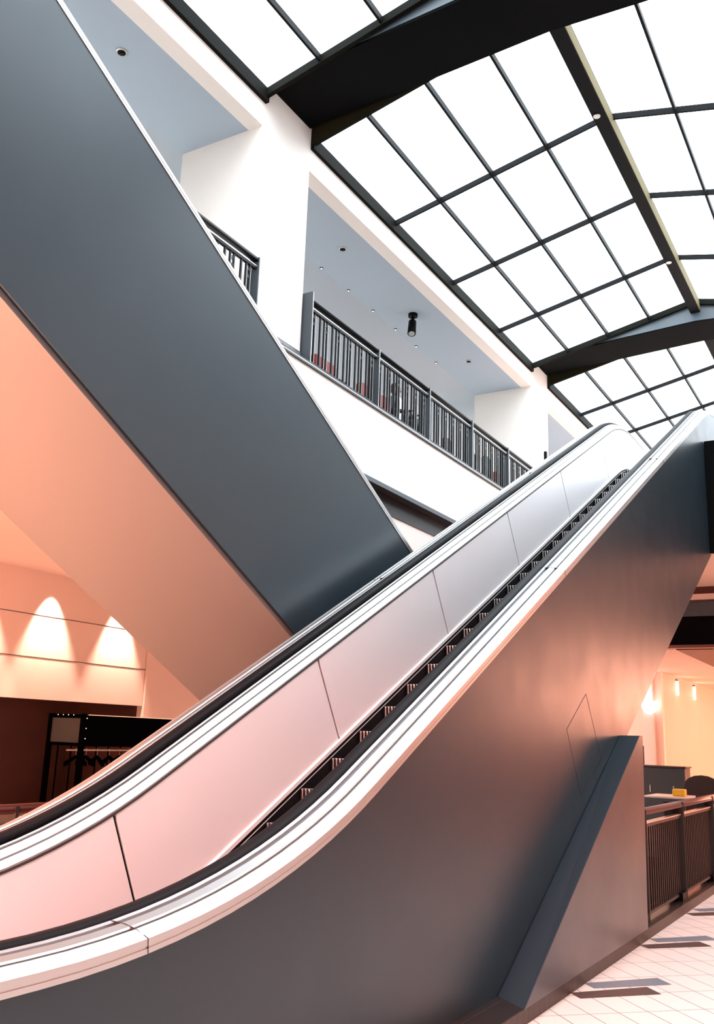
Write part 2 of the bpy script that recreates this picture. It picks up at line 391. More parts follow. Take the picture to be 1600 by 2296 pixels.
def build_beam(k):
    y0 = P0 + .075 + PER * k
    L = WX + .001; R_ = XR + .05
    def zb(x): return 8.59 + .052 * ((x - L) if x < RX else (2 * RX - x - L))
    b = MB().use('beam')
    for xa, xb in ((L, RX), (RX, R_)):
        b.hexa([(xa, y0, zb(xa)), (xb, y0, zb(xb)), (xb, y0 + 1.04, zb(xb)), (xa, y0 + 1.04, zb(xa))],
               [(xa, y0, 9.7), (xb, y0, 9.7), (xb, y0 + 1.04, 9.7), (xa, y0 + 1.04, 9.7)])
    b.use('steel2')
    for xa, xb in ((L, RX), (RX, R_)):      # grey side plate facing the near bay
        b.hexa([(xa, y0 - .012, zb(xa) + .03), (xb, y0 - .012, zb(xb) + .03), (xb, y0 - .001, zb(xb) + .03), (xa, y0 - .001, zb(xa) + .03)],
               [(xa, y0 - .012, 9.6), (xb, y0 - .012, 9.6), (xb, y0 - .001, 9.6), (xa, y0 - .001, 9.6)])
    struct('ceiling_beam', b, label='black roof beam crossing the atrium between two skylights')
for k in range(-2, 4): build_beam(k)

# ------------------------------------------------------------------ escalators
SL = math.tan(math.radians(27.41))
def fillet(pts, T, n=14):
    out = [pts[0]]
    for i in range(1, len(pts) - 1):
        p = Vector(pts[i]); t = T[i - 1]
        a = p + (Vector(pts[i - 1]) - p).normalized() * t; b = p + (Vector(pts[i + 1]) - p).normalized() * t
        for j in range(n + 1):
            u = j / n; q = a * (1 - u) ** 2 + p * 2 * u * (1 - u) + b * u * u; out.append((q.x, q.y))
    out.append(pts[-1]); return out
def newel(c, r, s, n=10):
    """arc from straight up (90 deg) over side s down to -90 deg"""
    return [(c[0] + s * r * math.sin(math.pi * i / n), c[1] + r * math.cos(math.pi * i / n)) for i in range(1, n + 1)]
def make_escalator(name, label, X0, X1, sgn, z0, ylo, yhi, steps, panel_y, deck_y, zbl=-.775, zbh=5.45):
    """X0 near face, X1 far face; sgn +1 climbs with y. z0: edge line z at y=0"""
    root = empty(name, ((X0 + X1) / 2, ylo if sgn > 0 else yhi, FZ), label, 'escalator')
    def P(mb, n, m=None, parent=None, lab=None):
        o = fixed(mb.build(n, m), root)
        if parent:
            o.parent = parent; o.matrix_parent_inverse = Matrix()
        if lab: o['label'] = lab
        return o
    m = SL * sgn
    yA, yB = (zbl - z0) / m, (zbh - z0) / m           # lower / upper bends
    pts = [(ylo, zbl), (yA, zbl), (yB, zbh), (yhi, zbh)] if sgn > 0 else [(yhi, zbh), (yB, zbh), (yA, zbl), (ylo, zbl)]
    Ts = (1.1, 0.85) if sgn > 0 else (1.0, 1.1)
    core = fillet(pts, Ts)
    dense = [core[0]]
    for a, b in zip(core, core[1:]):
        n = max(1, int(math.hypot(b[0] - a[0], b[1] - a[1]) / .5))
        for i in range(1, n + 1): dense.append((a[0] + (b[0] - a[0]) * i / n, a[1] + (b[1] - a[1]) * i / n))
    r = .36
    def ends(path):
        a, b = path[0], path[-1]
        s0 = -1; s1 = 1
        return newel((a[0], a[1] - r), r, s0)[::-1] + path + newel((b[0], b[1] - r), r, s1)
    full = ends(dense)
    # --- side cladding and soffit
    zs = z0 - 2.20 if sgn > 0 else 4.24
    def side_poly():
        top = [p for p in full[4:-4]]
        if sgn > 0:
            bot = [(17.35, zbh - .5), (17.35, 2.87), ((2.87 - (-4.668)) / m, 2.87), ((FZ + 4.668) / m, FZ), (ylo - .3, FZ)]
        else:
            bot = [(yhi + .35, FZ), ((FZ - 4.24) / m, FZ), ((2.87 - 4.24) / m, 2.87), (ylo_t - .3, 2.87), (ylo_t - .3, zbh - .4)]
        return top + bot
    ylo_t = pts[0][0]
    if sgn < 0:
        top = full[4:-4]
        poly = top + [(ylo + .3, zbl - .4), (ylo + .3, FZ), ((FZ - 4.24) / m, FZ), ((2.87 - 4.24) / m, 2.87), (yhi - .3, 2.87), (yhi - .3, zbh - .4)]
        soff = [((FZ - 4.24) / m, FZ), ((2.87 - 4.24) / m, 2.87), (yhi - .3, 2.87)]
    else:
        poly = side_poly()
        soff = [((FZ + 4.668) / m, FZ), ((2.87 + 4.668) / m, 2.87), (17.35, 2.87)]
    P(MB().use('clad').prism(poly, X0 - .03, X0), 'side_cladding')
    P(MB().use('clad').prism(poly, X1, X1 + .03), 'side_cladding')
    so = MB().use('soffit').sweep(soff, [(X1 + .031, 0), (X0 - .031, 0), (X0 - .031, .04), (X1 + .031, .04)])
    P(so, 'soffit')
    # --- balustrade of each side
    for X, s in ((X0, -1), (X1, 1)):
        def px(l): return [(X + s * d, n) for d, n in l]
        P(MB().use('alu2').sweep(full, px([(-.006, 0), (-.006, .018), (-.002, .018), (-.002, .024), (-.006, .024), (-.006, .050), (.012, .058), (.05, .054), (.05, 0)])), 'edge_lip')
        dk = MB().use('alu').sweep(full, px([(.010, .045), (.010, .056), (.016, .062), (.050, .074), (.058, .072), (.058, .045)]))
        dk.use('steel2').sweep(full, px([(.058, .045), (.058, .062), (.072, .064), (.072, .045)]))  # grey strips paint in the dark that the deck grooves reflect
        dk.use('alu').sweep(full, px([(.072, .045), (.072, .073), (.078, .080), (.120, .086), (.126, .080), (.126, .045)]))
        dk.use('steel2').sweep(full, px([(.126, .045), (.126, .070), (.154, .072), (.154, .045)]))
        dk.use('alu2').sweep(full, px([(.154, .045), (.154, .084), (.172, .088), (.176, .080), (.176, .045)]))
        P(dk, 'outer_deck')
        P(MB().use('black').sweep(full, px([(.178, .02), (.178, .060), (.268, .060), (.268, .02)])), 'rail_guide')
        P(MB().use('rubber').sweep(full, px([(.182, .062), (.178, .074), (.184, .090), (.200, .098), (.246, .098), (.262, .090), (.268, .074), (.264, .062)]), smooth=True), 'handrail')
        P(MB().use('alu').sweep(full, px([(.270, .02), (.272, .056), (.285, .060), (.292, .055), (.292, .02)])).use('steel').sweep(full, px([(.290, .02), (.290, .042), (.304, .038), (.304, .02)])).use('alu').sweep(full, px([(.304, .01), (.304, .046), (.307, .047), (.338, .018), (.338, .0)])).use('steel2').sweep(full, px([(.338, -.01), (.338, .010), (.345, .003), (.345, -.01)])).use('alu').sweep(full, px([(.345, -.01), (.345, .009), (.378, -.020), (.378, -.034), (.36, -.04)])), 'inner_deck')
        for dy in deck_y:
            i = min(range(len(dense)), key=lambda q: abs(dense[q][0] - dy)); a, b = dense[i], dense[i + 1]
            L = math.hypot(b[0] - a[0], b[1] - a[1]); seg = [a, (a[0] + (b[0] - a[0]) * .0022 / L, a[1] + (b[1] - a[1]) * .0022 / L)]
            P(MB().use('seam').sweep(seg, px([(-.0075, .0), (-.0075, .052), (.012, .0595), (.05, .0752), (.10, .086), (.128, .088), (.17, .089), (.17, .02)])), 'deck_joint')
        if steps:
            cuts = [dense[0][0]] + panel_y + [dense[-1][0]]
            for a, b in zip(cuts, cuts[1:]):
                seg = [p for p in dense if a + .012 < p[0] < b - .012]
                def at(y):
                    for p, q in zip(dense, dense[1:]):
                        if p[0] <= y <= q[0]: return (y, p[1] + (q[1] - p[1]) * (y - p[0]) / max(1e-6, q[0] - p[0]))
                    return dense[0] if y < dense[0][0] else dense[-1]
                seg = [at(a + .011)] + seg + [at(b - .011)]
                P(MB().use('inner').sweep(seg, px([(.376, -.036), (.410, -.700), (.395, -.700), (.360, -.036)])), 'inner_panel')
            e0, e1 = dense[0], dense[-1]
            for e, q in ((e0, -1), (e1, 1)):
                pl = [(e[0] + q * (r - .03) * math.sin(math.pi * i / 12), e[1] - r + (r - .03) * math.cos(math.pi * i / 12)) for i in range(13)] + [(e[0], e[1] - .72)]
                P(MB().use('inner').prism(pl, X + s * .372, X + s * .392), 'end_panel')
            P(MB().use('black').sweep(dense, px([(.36, -.05), (.392, -.72), (.33, -.72), (.30, -.05)])), 'joint_backing')
            P(MB().use('seam').sweep(dense, px([(.374, -.030), (.378, -.030), (.380, -.044), (.374, -.044)])), 'panel_gasket')
            P(MB().use('white_strip').sweep(dense, px([(.409, -.695), (.424, -.700), (.424, -.728), (.409, -.728)])), 'skirt_strip')
            sk = MB().use('rubber').sweep(dense, px([(.405, -.728), (.416, -.728), (.416, -1.05), (.405, -1.05)]))
            sk.use('white_strip').sweep(dense, px([(.4161, -.757), (.4175, -.757), (.4175, -.764), (.4161, -.764)]))
            P(sk, 'skirt')
    # --- steps
    if steps:
        st = MB().use('rubber')
        hw = (X0 - X1) / 2 - .42
        st.prism([(0.006, 0), (.40, 0), (.40, -.03), (.03, -.04), (.025, -.20), (.012, -.20), (.006, -.03)], -hw, hw)
        st.use('alu2')
        n = 34
        for i in range(n):
            x = -hw + .02 + (2 * hw - .04) * i / (n - 1)
            st.box(x - .0065, x + .0065, -.006, .05, -.008, .003)
            st.prism([(-.004, -.006), (.012, -.006), (.016, -.10), (.024, -.185), (.012, -.185), (.002, -.10)], x - .0045, x + .0045)
        s0 = fixed(st.build('step'), root); s0.matrix_parent_inverse = Matrix()
        base = Vector(root.location)
        for k in range(-4, 28):
            y = 4.92 + .4015 * k; z = -.787 + .2085 * k
            if z < -1.40: z = max(z, FZ + .01 + .06 * (k + 4)) if k > -4 else FZ + .01
            if z > 4.55: z = 4.56 + min(.06, (z - 4.55) * .4)
            o = s0 if k == -4 else s0.copy()
            if k > -4: COL.objects.link(o); o.parent = root
            o.location = Vector(((X0 + X1) / 2, y, z)) - base
        P(MB().use('alu').box(X1 + .42, X0 - .42, 16.05, 18.0, 4.60, 4.64), 'landing_plate')
        P(MB().use('alu').box(X1 + .42, X0 - .42, .7, 3.35, FZ, FZ + .012), 'landing_plate')
    return root
make_escalator('escalator', 'escalator rising to the right with solid pink-lit inner panels and a black handrail',
               -2.35, -4.20, 1, -2.474, 1.3, 16.85, True, [3.93, 5.93, 7.90, 9.87, 11.88, 13.96], (2.6, 7.4, 11.5))
make_escalator('escalator', 'escalator passing behind, only its dark grey side and warm-lit underside in view',
               -4.45, -6.26, -1, 6.43, 15.2, .2, False, [], ())
# access hatch on the near cladding
def build_hatch():
    h = MB().use('seam')
    pts = [(7.889, .424), (8.293, -.105), (7.685, -.402), (7.347, .119)]
    for a, b in zip(pts, pts[1:] + pts[:1]):
        d = Vector((b[0] - a[0], b[1] - a[1])).normalized() * .003; n = Vector((-d.y, d.x))
        h.prism([(a[0] + n.x, a[1] + n.y), (b[0] + n.x, b[1] + n.y), (b[0] - n.x, b[1] - n.y), (a[0] - n.x, a[1] - n.y)], -2.3505, -2.3490)
    esc = [o for o in COL.objects if o.name.startswith('escalator') and o.type == 'EMPTY'][0]
    hatch = fixed(h.build('access_hatch'), esc); hatch['label'] = 'thin seam of an access hatch'
build_hatch()
# sloped prop wall against the cladding
fin = MB().use('clad').hexa([(-2.11, 5.69, -1.528), (-2.349, 5.87, -1.528), (-2.349, 9.0, -1.528), (-2.11, 8.75, -1.528)],
                            [(-2.11, 8.70, .10), (-2.349, 8.93, .10), (-2.349, 9.04, .10), (-2.11, 8.815, .10)])
tag(fin.build('buttress', bevel=.004), 'grey wedge-shaped prop on the brick curb against the rising escalator', 'buttress')

# ------------------------------------------------------------------ landing slab, transverse header, room beyond
def build_right_back():
    s = MB().use('beam').box(-2.345, 6.0, 14.40, 14.44, 2.87, 4.63)
    struct('wall_landing_edge', s, label='black edge of the upper landing beside the escalator')
    s = MB().use('wall2').box(-2.345, 0.8, 14.44, 18.0, 2.90, 4.63)
    s.box(-4.6, -2.345, 17.40, 18.0, 2.90, 4.6)
    struct('floor_landing', s)
    struct('ceiling_landing', MB().use('peach').box(-4.4, 0.8, 14.44, 17.42, 2.862, 2.90), label='salmon lit underside of the landing')
    b = MB().use('brown').box(-12, 0.8, 17.42, 17.6, 2.73, 2.90)
    b.use('peach').box(-12, 0.8, 17.40, 17.6, 2.62, 2.73)
    b.use('brown').box(-12, 0.8, 17.39, 17.6, 2.595, 2.62)
    b.use('steel2').box(-12, 0.8, 17.42, 17.6, 2.33, 2.595)
    b.use('beam').box(-12, 0.8, 17.44, 17.6, 1.815, 2.33)
    b.use('railpink').box(-12, 0.8, 17.38, 17.6, 1.76, 1.815)
    struct('wall_header', b, label='dark steel header crossing under the landing')
    c = MB().use('peach').box(-17, 0.8, 17.6, YE, 1.76, 1.9)
    c.use('steel').box(-3.55, -2.9, 17.6, 21.6, 1.748, 1.76)
    struct('ceiling_beyond', c, label='pink ceiling of the room beyond the header')
    struct('wall_beyond', MB().use('peach').box(-12, -5.0, 22.9, 23.1, FZ, 1.76), label='white lit wall behind the escalator prop')
    pw = MB().use('peach2').box(-5.2, -5.0, 23.1, YE, FZ, 1.76)
    struct('wall_apricot', pw, label='apricot panelled wall with small wall lamps')
    # corner column
    cm = MB().use('pale').box(-5.42, -5.18, 22.72, 22.9, FZ, 1.76)
    struct('trim_5', cm, label='white corner pilaster behind the railing')
build_right_back()
sc_ = empty('wall_sconce', (-5.25, 22.72, .75), 'white half-bowl wall lamp on the corner pilaster', 'wall lamp')
fixed(MB().use('lamp').lathe((-5.25, 22.72, .76), [(.02, 0), (.12, .05), (.18, .15), (.20, .27), (.20, .30), (.0, .30)], half=(math.pi, 2 * math.pi)).build('lamp_bowl'), sc_)
fixed(MB().use('cream').box(-5.30, -5.20, 22.69, 22.72, .80, 1.02).build('back_plate'), sc_)
for y, who in ((24.6, 'nearer'), (26.8, 'farther')):
    t = empty('wall_lamp', (-5.0, y, 1.5), 'small bright wall lamp high on the apricot wall, the %s of two' % who, 'wall lamp')
    fixed(MB().use('lamp_warm').box(-5.0, -4.95, y - .06, y + .06, 1.30, 1.66).build('lamp_shade', bevel=.01), t)
    fixed(MB().use('cream').box(-5.0, -4.97, y - .09, y + .09, 1.66, 1.70).build('bracket'), t)
    light('wall_lamp_glow', 'POINT', (-4.8, y, 1.45), 2, (1, .75, .6), soft=.05)
light('sconce_glow', 'POINT', (-5.25, 22.45, 1.25), 4, (1, .85, .76), soft=.08)

# furniture beyond the right-hand railing
def armchair(loc, rz, label, m='dark', w=.62, hh=.95):
    t = empty('armchair', loc, label, 'chair', rz=rz)
    def P(mb, n): return mb.build(n, None, t, bevel=.03)
    P(MB().use(m).box(-w / 2, w / 2, -.28, .30, .22, .46), 'seat')
    bk = MB().use(m); n = 8
    prof = [(-w / 2, .40)] + [(-w / 2 * math.cos(math.pi * i / n), hh - .22 + .22 * math.sin(math.pi * i / n)) for i in range(n + 1)] + [(w / 2, .40)]
    bk.prism(prof, .24, .36, 'y'); P(bk, 'backrest')
    for sx in (-1, 1):
        P(MB().use(m).box(sx * w / 2 - .04, sx * w / 2 + .04, -.26, .28, .40, .62), 'armrest')
        for sy in (-.22, .28): MB().use('black').cyl((sx * (w / 2 - .05), sy, 0), (sx * (w / 2 - .05), sy, .23), .018, seg=8).build('leg', None, t)
    return t
armchair((-2.9, 18.9, FZ), math.radians(200), 'dark round-backed armchair just past the buttress, the nearer of two behind the railing')
armchair((-3.70, 20.2, FZ), math.radians(190), 'taller dark armchair in front of the dark cabinet behind the railing', w=.7, hh=1.12)
cb = empty('cabinet', (-4.75, 21.9, FZ), 'dark low cabinet in front of the white lit wall', 'cabinet')
fixed(MB().use('clad').box(-5.3, -4.3, 21.6, 22.2, FZ + .08, -.42).build('body', bevel=.01), cb)
fixed(MB().use('steel').box(-5.33, -4.27, 21.58, 22.22, -.42, -.385).build('top', bevel=.005), cb)
fixed(MB().use('black').box(-5.25, -4.35, 21.65, 22.15, FZ, FZ + .08).build('plinth'), cb)
for x in (-5.05, -4.55): fixed(MB().use('lightrail').box(x - .01, x + .01, 21.585, 21.6, -.95, -.8).build('handle'), cb)
pf = empty('wall_panel', (-5.5, 22.88, -.35), 'narrow brown panel on the white lit wall above the cabinet', 'panel')
fixed(MB().use('brown').box(-5.56, -5.46, 22.86, 22.9, -.62, .02).build('panel_board', bevel=.004), pf)
fixed(MB().use('railpink').box(-5.575, -5.445, 22.885, 22.9, -.635, .035).build('panel_frame'), pf)
rb = empty('wall_box', (-5.0, 27.4, -1.2), 'small dark red box on the apricot wall above the railing', 'box')
fixed(MB().use('brown').box(-5.0, -4.93, 27.05, 27.9, -1.33, -1.07).build('box_body', bevel=.01), rb)
fixed(MB().use('railpink').box(-4.932, -4.925, 27.1, 27.85, -1.28, -1.12).build('box_lid'), rb)
sw = tag(MB().use('brown').box(-5.0, -4.985, 27.7, 27.8, -.97, -.83).build('wall_switch', bevel=.003), 'tiny dark switch on the apricot wall above the red box', 'switch')
tb = empty('table', (-3.35, 15.6, FZ), 'pale small table carrying a yellow box behind the right-hand railing', 'table')
tb.location = (-3.05, 16.6 - 3.2, FZ)
tb.location = (-3.9, 18.9, FZ)
fixed(MB().use('pale').box(-4.4, -3.2, 18.3, 19.3, -.905, -.87).build('tabletop', bevel=.01), tb)
fixed(MB().use('steel').cyl((-3.8, 18.8, FZ + .02), (-3.8, 18.8, -.905), .04).build('pedestal'), tb)
fixed(MB().use('steel').cyl((-3.8, 18.8, FZ), (-3.8, 18.8, FZ + .03), .28, seg=24).build('base'), tb)
yb = MB().use('yellow').box(-3.95, -3.72, 18.6, 18.8, -.87, -.74)
tag(yb.build('plastic_tub', bevel=.02), 'small yellow tub on the pale table behind the railing', 'tub')

# ------------------------------------------------------------------ railings
def railing(name, x, posts, zb, label, top='bar', bar='bar', post='post', second='lightrail', h=.975, side=-1, endtall=None, group=None, brackets=False, start=0, plain=False):
    """posts: y of post plates; side: which way the plates reach in x"""
    y0, y1 = posts[0], posts[-1]
    t = empty(name, (x, y0, zb), label, 'railing', group)
    def P(mb, n, **k): return fixed(mb.build(n, **k), t)
    xc = x + side * .05
    zt = zb + h
    hr = MB().use(top)
    hr.sweep([(y0, zt), (y1, zt)], [(xc - .045, -.055), (xc - .045, -.03), (xc - .03, -.012), (xc - .012, 0), (xc + .012, 0), (xc + .03, -.012), (xc + .045, -.03), (xc + .045, -.055), (xc + .02, -.066), (xc - .02, -.066)], smooth=True)
    P(hr, 'handrail')
    P(MB().use(second).box(xc - .028, xc + .028, y0, y1, zt - .140, zt - .128), 'rail_cap')
    P(MB().use(bar).box(xc - .022, xc + .022, y0, y1, zt - .170, zt - .140), 'upper_rail')
    P(MB().use(bar).box(xc - .018, xc + .018, y0, y1, zb + .040, zb + .062), 'lower_rail')
    for i, y in enumerate(posts):
        zz = zt - .01
        if endtall and i == 0: zz = zt + endtall
        pl = MB().use(post).box(min(x, x + side * .20), max(x, x + side * .20), y - .012, y + .012, zb, zz)
        pl.use('lightrail' if post == 'post' else bar).box(min(x, x - side * .004), max(x, x - side * .004), y + .004, y + .013, zb, zz)
        P(pl, 'post')
        if brackets: P(MB().use('black').box(xc - .05, xc + .05, y - .22, y - .013, zb + .0, zb + .075), 'bracket')
    pair = single = None
    for a, b in zip(posts, posts[1:]):
        L = b - a; n = 6; pitch = (L - .10) / (n - .5)
        if plain:
            n = int(L / .085)
            for i in range(n):
                if single is None:
                    single = MB().use(bar).box(-.008, .008, -.008, .008, 0, h - .232).build('baluster'); single.parent = t; o = single
                else:
                    o = single.copy(); COL.objects.link(o)
                o.location = (xc - x, a + L * (i + .5) / n - y0, .062)
            continue
        for i in range(n):
            y = a + .06 + pitch * i
            if pair is None:
                m = MB().use(bar)
                for d in (0, .075): m.box(-.012, .012, d - .012, d + .012, 0, h - .232)
                for z in (h - .30, h - .40): m.box(-.009, .009, 0, .075, z - .022, z + .022)
                m.use(second if bar == 'bar' else bar)
                for d in (.0125, .0875): m.box(.012 * -side - .001, .012 * -side + .001, d - .0035, d, 0, h - .27)
                pair = m.build('paired_baluster'); pair.parent = t; o = pair
            else:
                o = pair.copy(); COL.objects.link(o)
            o.location = (xc - x, y - y0, .062)
            if i < n - 1:
                if single is None:
                    single = MB().use(bar).box(-.012, .012, -.012, .012, 0, h - .232).build('baluster'); single.parent = t; o = single
                else:
                    o = single.copy(); COL.objects.link(o)
                o.location = (xc - x, y - y0 + .075 + pitch * .5 - .037 + .02, .062)
    return t
RL = 'dark slatted gallery railing '
railing('railing', GX, [2.9, 4.75, 6.6, 8.49], 4.93, RL + 'left of the first white pillar, mostly hidden')
railing('railing', GX, [9.74, 11.66, 13.47, 15.31, 17.16, 18.93], 4.93, RL + 'in the middle opening, with a tall end post', endtall=.09)
railing('railing', GX, [20.2, 22.1, 24.0, 25.9], 4.93, RL + 'beyond the second white pillar', start=0)
railing('railing', -2.17, [9.06, 10.73, 12.50, 14.27, 16.0], -1.525, 'bronze brown railing on the brick curb right of the buttress', top='railpink', bar='bar_brown', post='bar_brown', second='lightrail', brackets=True, plain=True)
railing('railing', -5.56, [2.9, 4.77, 6.6, 8.1], -1.54, 'dark railing with red wooden handrail at the lower left beyond the escalator', top='railred', bar='bar_brown', post='bar_brown', second='steel2', h=.99)

# ------------------------------------------------------------------ ceiling fittings in the gallery
for y, s in ((6.64, 'behind the dark escalator side, first bay'), (11.80, 'near end of the middle opening'), (17.04, 'far end of the middle opening')):
    t = empty('ceiling_speaker', (-7.45, y, 7.92), 'round black recessed ceiling fitting, ' + s, 'ceiling fitting')
    fixed(MB().use('lightrail').lathe((-7.45, y, 7.905), [(.035, 0), (.07, .002), (.075, .015), (.03, .015)]).build('trim_ring'), t)
    fixed(MB().use('black').lathe((-7.45, y, 7.898), [(.0, 0), (.05, .004), (.055, .018), (.0, .018)]).build('dark_lens'), t)
for i, y in enumerate((12.18, 13.10, 14.02, 14.94, 15.85, 16.8)):
    t = empty('downlight', (-8.17, y, 7.92), 'tiny white downlight in the row along the crease of the gallery ceiling', 'downlight', 'row of tiny downlights in the gallery ceiling')
    fixed(MB().use('black').lathe((-8.11, y, 7.905), [(.010, 0), (.026, .002), (.028, .014), (.010, .014)], seg=14).build('trim_ring'), t)
    fixed(MB().use('lamp').lathe((-8.11, y, 7.896), [(.0, 0), (.014, .002), (.016, .022), (.0, .022)], seg=14).build('lens'), t)
t = empty('spotlight', (-7.55, 14.55, 7.92), 'black cylindrical spotlight hanging under the gallery ceiling', 'spotlight')
fixed(MB().use('black').cyl((-7.50, 14.5, 7.92), (-7.50, 14.5, 7.86), .09, seg=20).build('ceiling_plate'), t)
fixed(MB().use('black').cyl((-7.50, 14.5, 7.87), (-7.52, 14.52, 7.66), .03, seg=12).build('stem'), t)
fixed(MB().use('black').cyl((-7.55, 14.58, 7.80), (-7.50, 14.46, 7.50), .075, .08, seg=20).build('lamp_head'), t)
fixed(MB().use('lightrail').cyl((-7.4995, 14.4588, 7.497), (-7.499, 14.458, 7.495), .06, seg=20).build('lens'), t)
t = empty('wall_speaker', (WX, 19.85, 6.42), 'small black fitting on the second white pillar above the far handrail', 'wall fitting')
fixed(MB().use('black').box(WX, WX + .06, 19.80, 19.88, 6.36, 6.60).build('back_box', bevel=.008), t)
fixed(MB().use('black').cyl((WX + .06, 19.86, 6.44), (WX + .14, 19.90, 6.40), .035, seg=14).build('head'), t)
fixed(MB().use('black').box(WX, WX + .09, 19.85, 19.97, 6.24, 6.31).build('bracket', bevel=.006), t)

# ------------------------------------------------------------------ cafe behind the gallery railing
GZ = 4.925
def cafe_chair(loc, rz, label, m, group=None, w=.46, h=.88):
    t = empty('cafe_chair', loc, label, 'chair', group, rz=rz)
    MB().use(m).box(-w / 2, w / 2, -.22, .22, .42, .48).build('seat', None, t, bevel=.015)
    n = 8
    prof = [(-w / 2, .46)] + [(-w / 2 * math.cos(math.pi * i / n), h - .10 + .10 * math.sin(math.pi * i / n)) for i in range(n + 1)] + [(w / 2, .46)]
    MB().use(m).prism(prof, .20, .25, 'y').build('backrest', None, t, bevel=.01)
    for sx in (-1, 1):
        for sy in (-.19, .19): MB().use('black').cyl((sx * (w / 2 - .03), sy, 0), (sx * (w / 2 - .03), sy, .42), .014, seg=8).build('leg', None, t)
    return t
HP = math.pi / 2
def booth(loc, L, label, m='red'):
    t = empty('booth_bench', loc, label, 'bench', rz=0)
    MB().use(m).box(-.28, .28, -L / 2, L / 2, .20, .46).build('seat', None, t, bevel=.03)
    MB().use(m).box(.20, .32, -L / 2, L / 2, .46, .84).build('backrest', None, t, bevel=.03)
    MB().use('black').box(-.24, .26, -L / 2 + .03, L / 2 - .03, 0, .20).build('plinth', None, t)
    return t
booth((-7.72, 10.55, GZ), .75, 'dark red bench back between the first white pillar and the tall end post')
booth((-7.72, 11.40, GZ), .62, 'dark red bench back behind the first bay of the middle railing')
cafe_chair((-7.65, 12.62, GZ), -HP, 'dark red chair behind the end of the first railing bay', 'red')
cafe_chair((-7.63, 13.27, GZ), -HP, 'dark red chair left of the seated person', 'red')
cafe_chair((-7.55, 13.85, GZ), HP, 'black chair the person in the white shirt sits on', 'dark')
cafe_chair((-7.68, 14.36, GZ), -HP, 'black chair just right of the seated person', 'dark', h=.95)
cafe_chair((-7.68, 14.88, GZ), -HP, 'dark green chair left of the second post of the middle railing', 'green', h=.97)
cafe_chair((-7.6, 15.85, GZ), -HP, 'black chair in the third railing bay, beside the table', 'dark')
cafe_chair((-7.6, 17.05, GZ), -HP, 'black chair at the end of the third railing bay', 'dark', h=.95)
cafe_chair((-7.5, 17.62, GZ), -HP, 'dark green chair at the start of the fourth railing bay', 'green', h=1.0)
cafe_chair((-7.6, 18.45, GZ), -HP, 'dark red chair at the far end of the middle railing', 'red')
cafe_chair((-7.5, 8.0, GZ), -HP, 'dark green chair beside the last post left of the first white pillar', 'green')
def cafe_table(loc, label, m='black', w=.7):
    t = empty('cafe_table', loc, label, 'table')
    MB().use(m).box(-w / 2, w / 2, -w / 2, w / 2, .72, .75).build('tabletop', None, t, bevel=.006)
    MB().use('black').cyl((0, 0, .02), (0, 0, .72), .03, seg=12).build('pedestal', None, t)
    MB().use('black').cyl((0, 0, 0), (0, 0, .025), .24, seg=20).build('base', None, t)
cafe_table((-7.72, 12.0, GZ), 'black cafe table in the first railing bay', w=.42)
cafe_table((-8.4, 14.9, GZ), 'black cafe table behind the green chair in the second railing bay')
cafe_table((-8.4, 15.95, GZ), 'black cafe table in the third railing bay')
cafe_table((-8.5, 17.58, GZ), 'black cafe table in the fourth railing bay')
tag(MB().use('cream').box(-7.86, -7.70, 11.9, 12.02, GZ + .75, GZ + .86).build('menu_card_holder', bevel=.006), 'small cream holder on the first cafe table', 'holder')

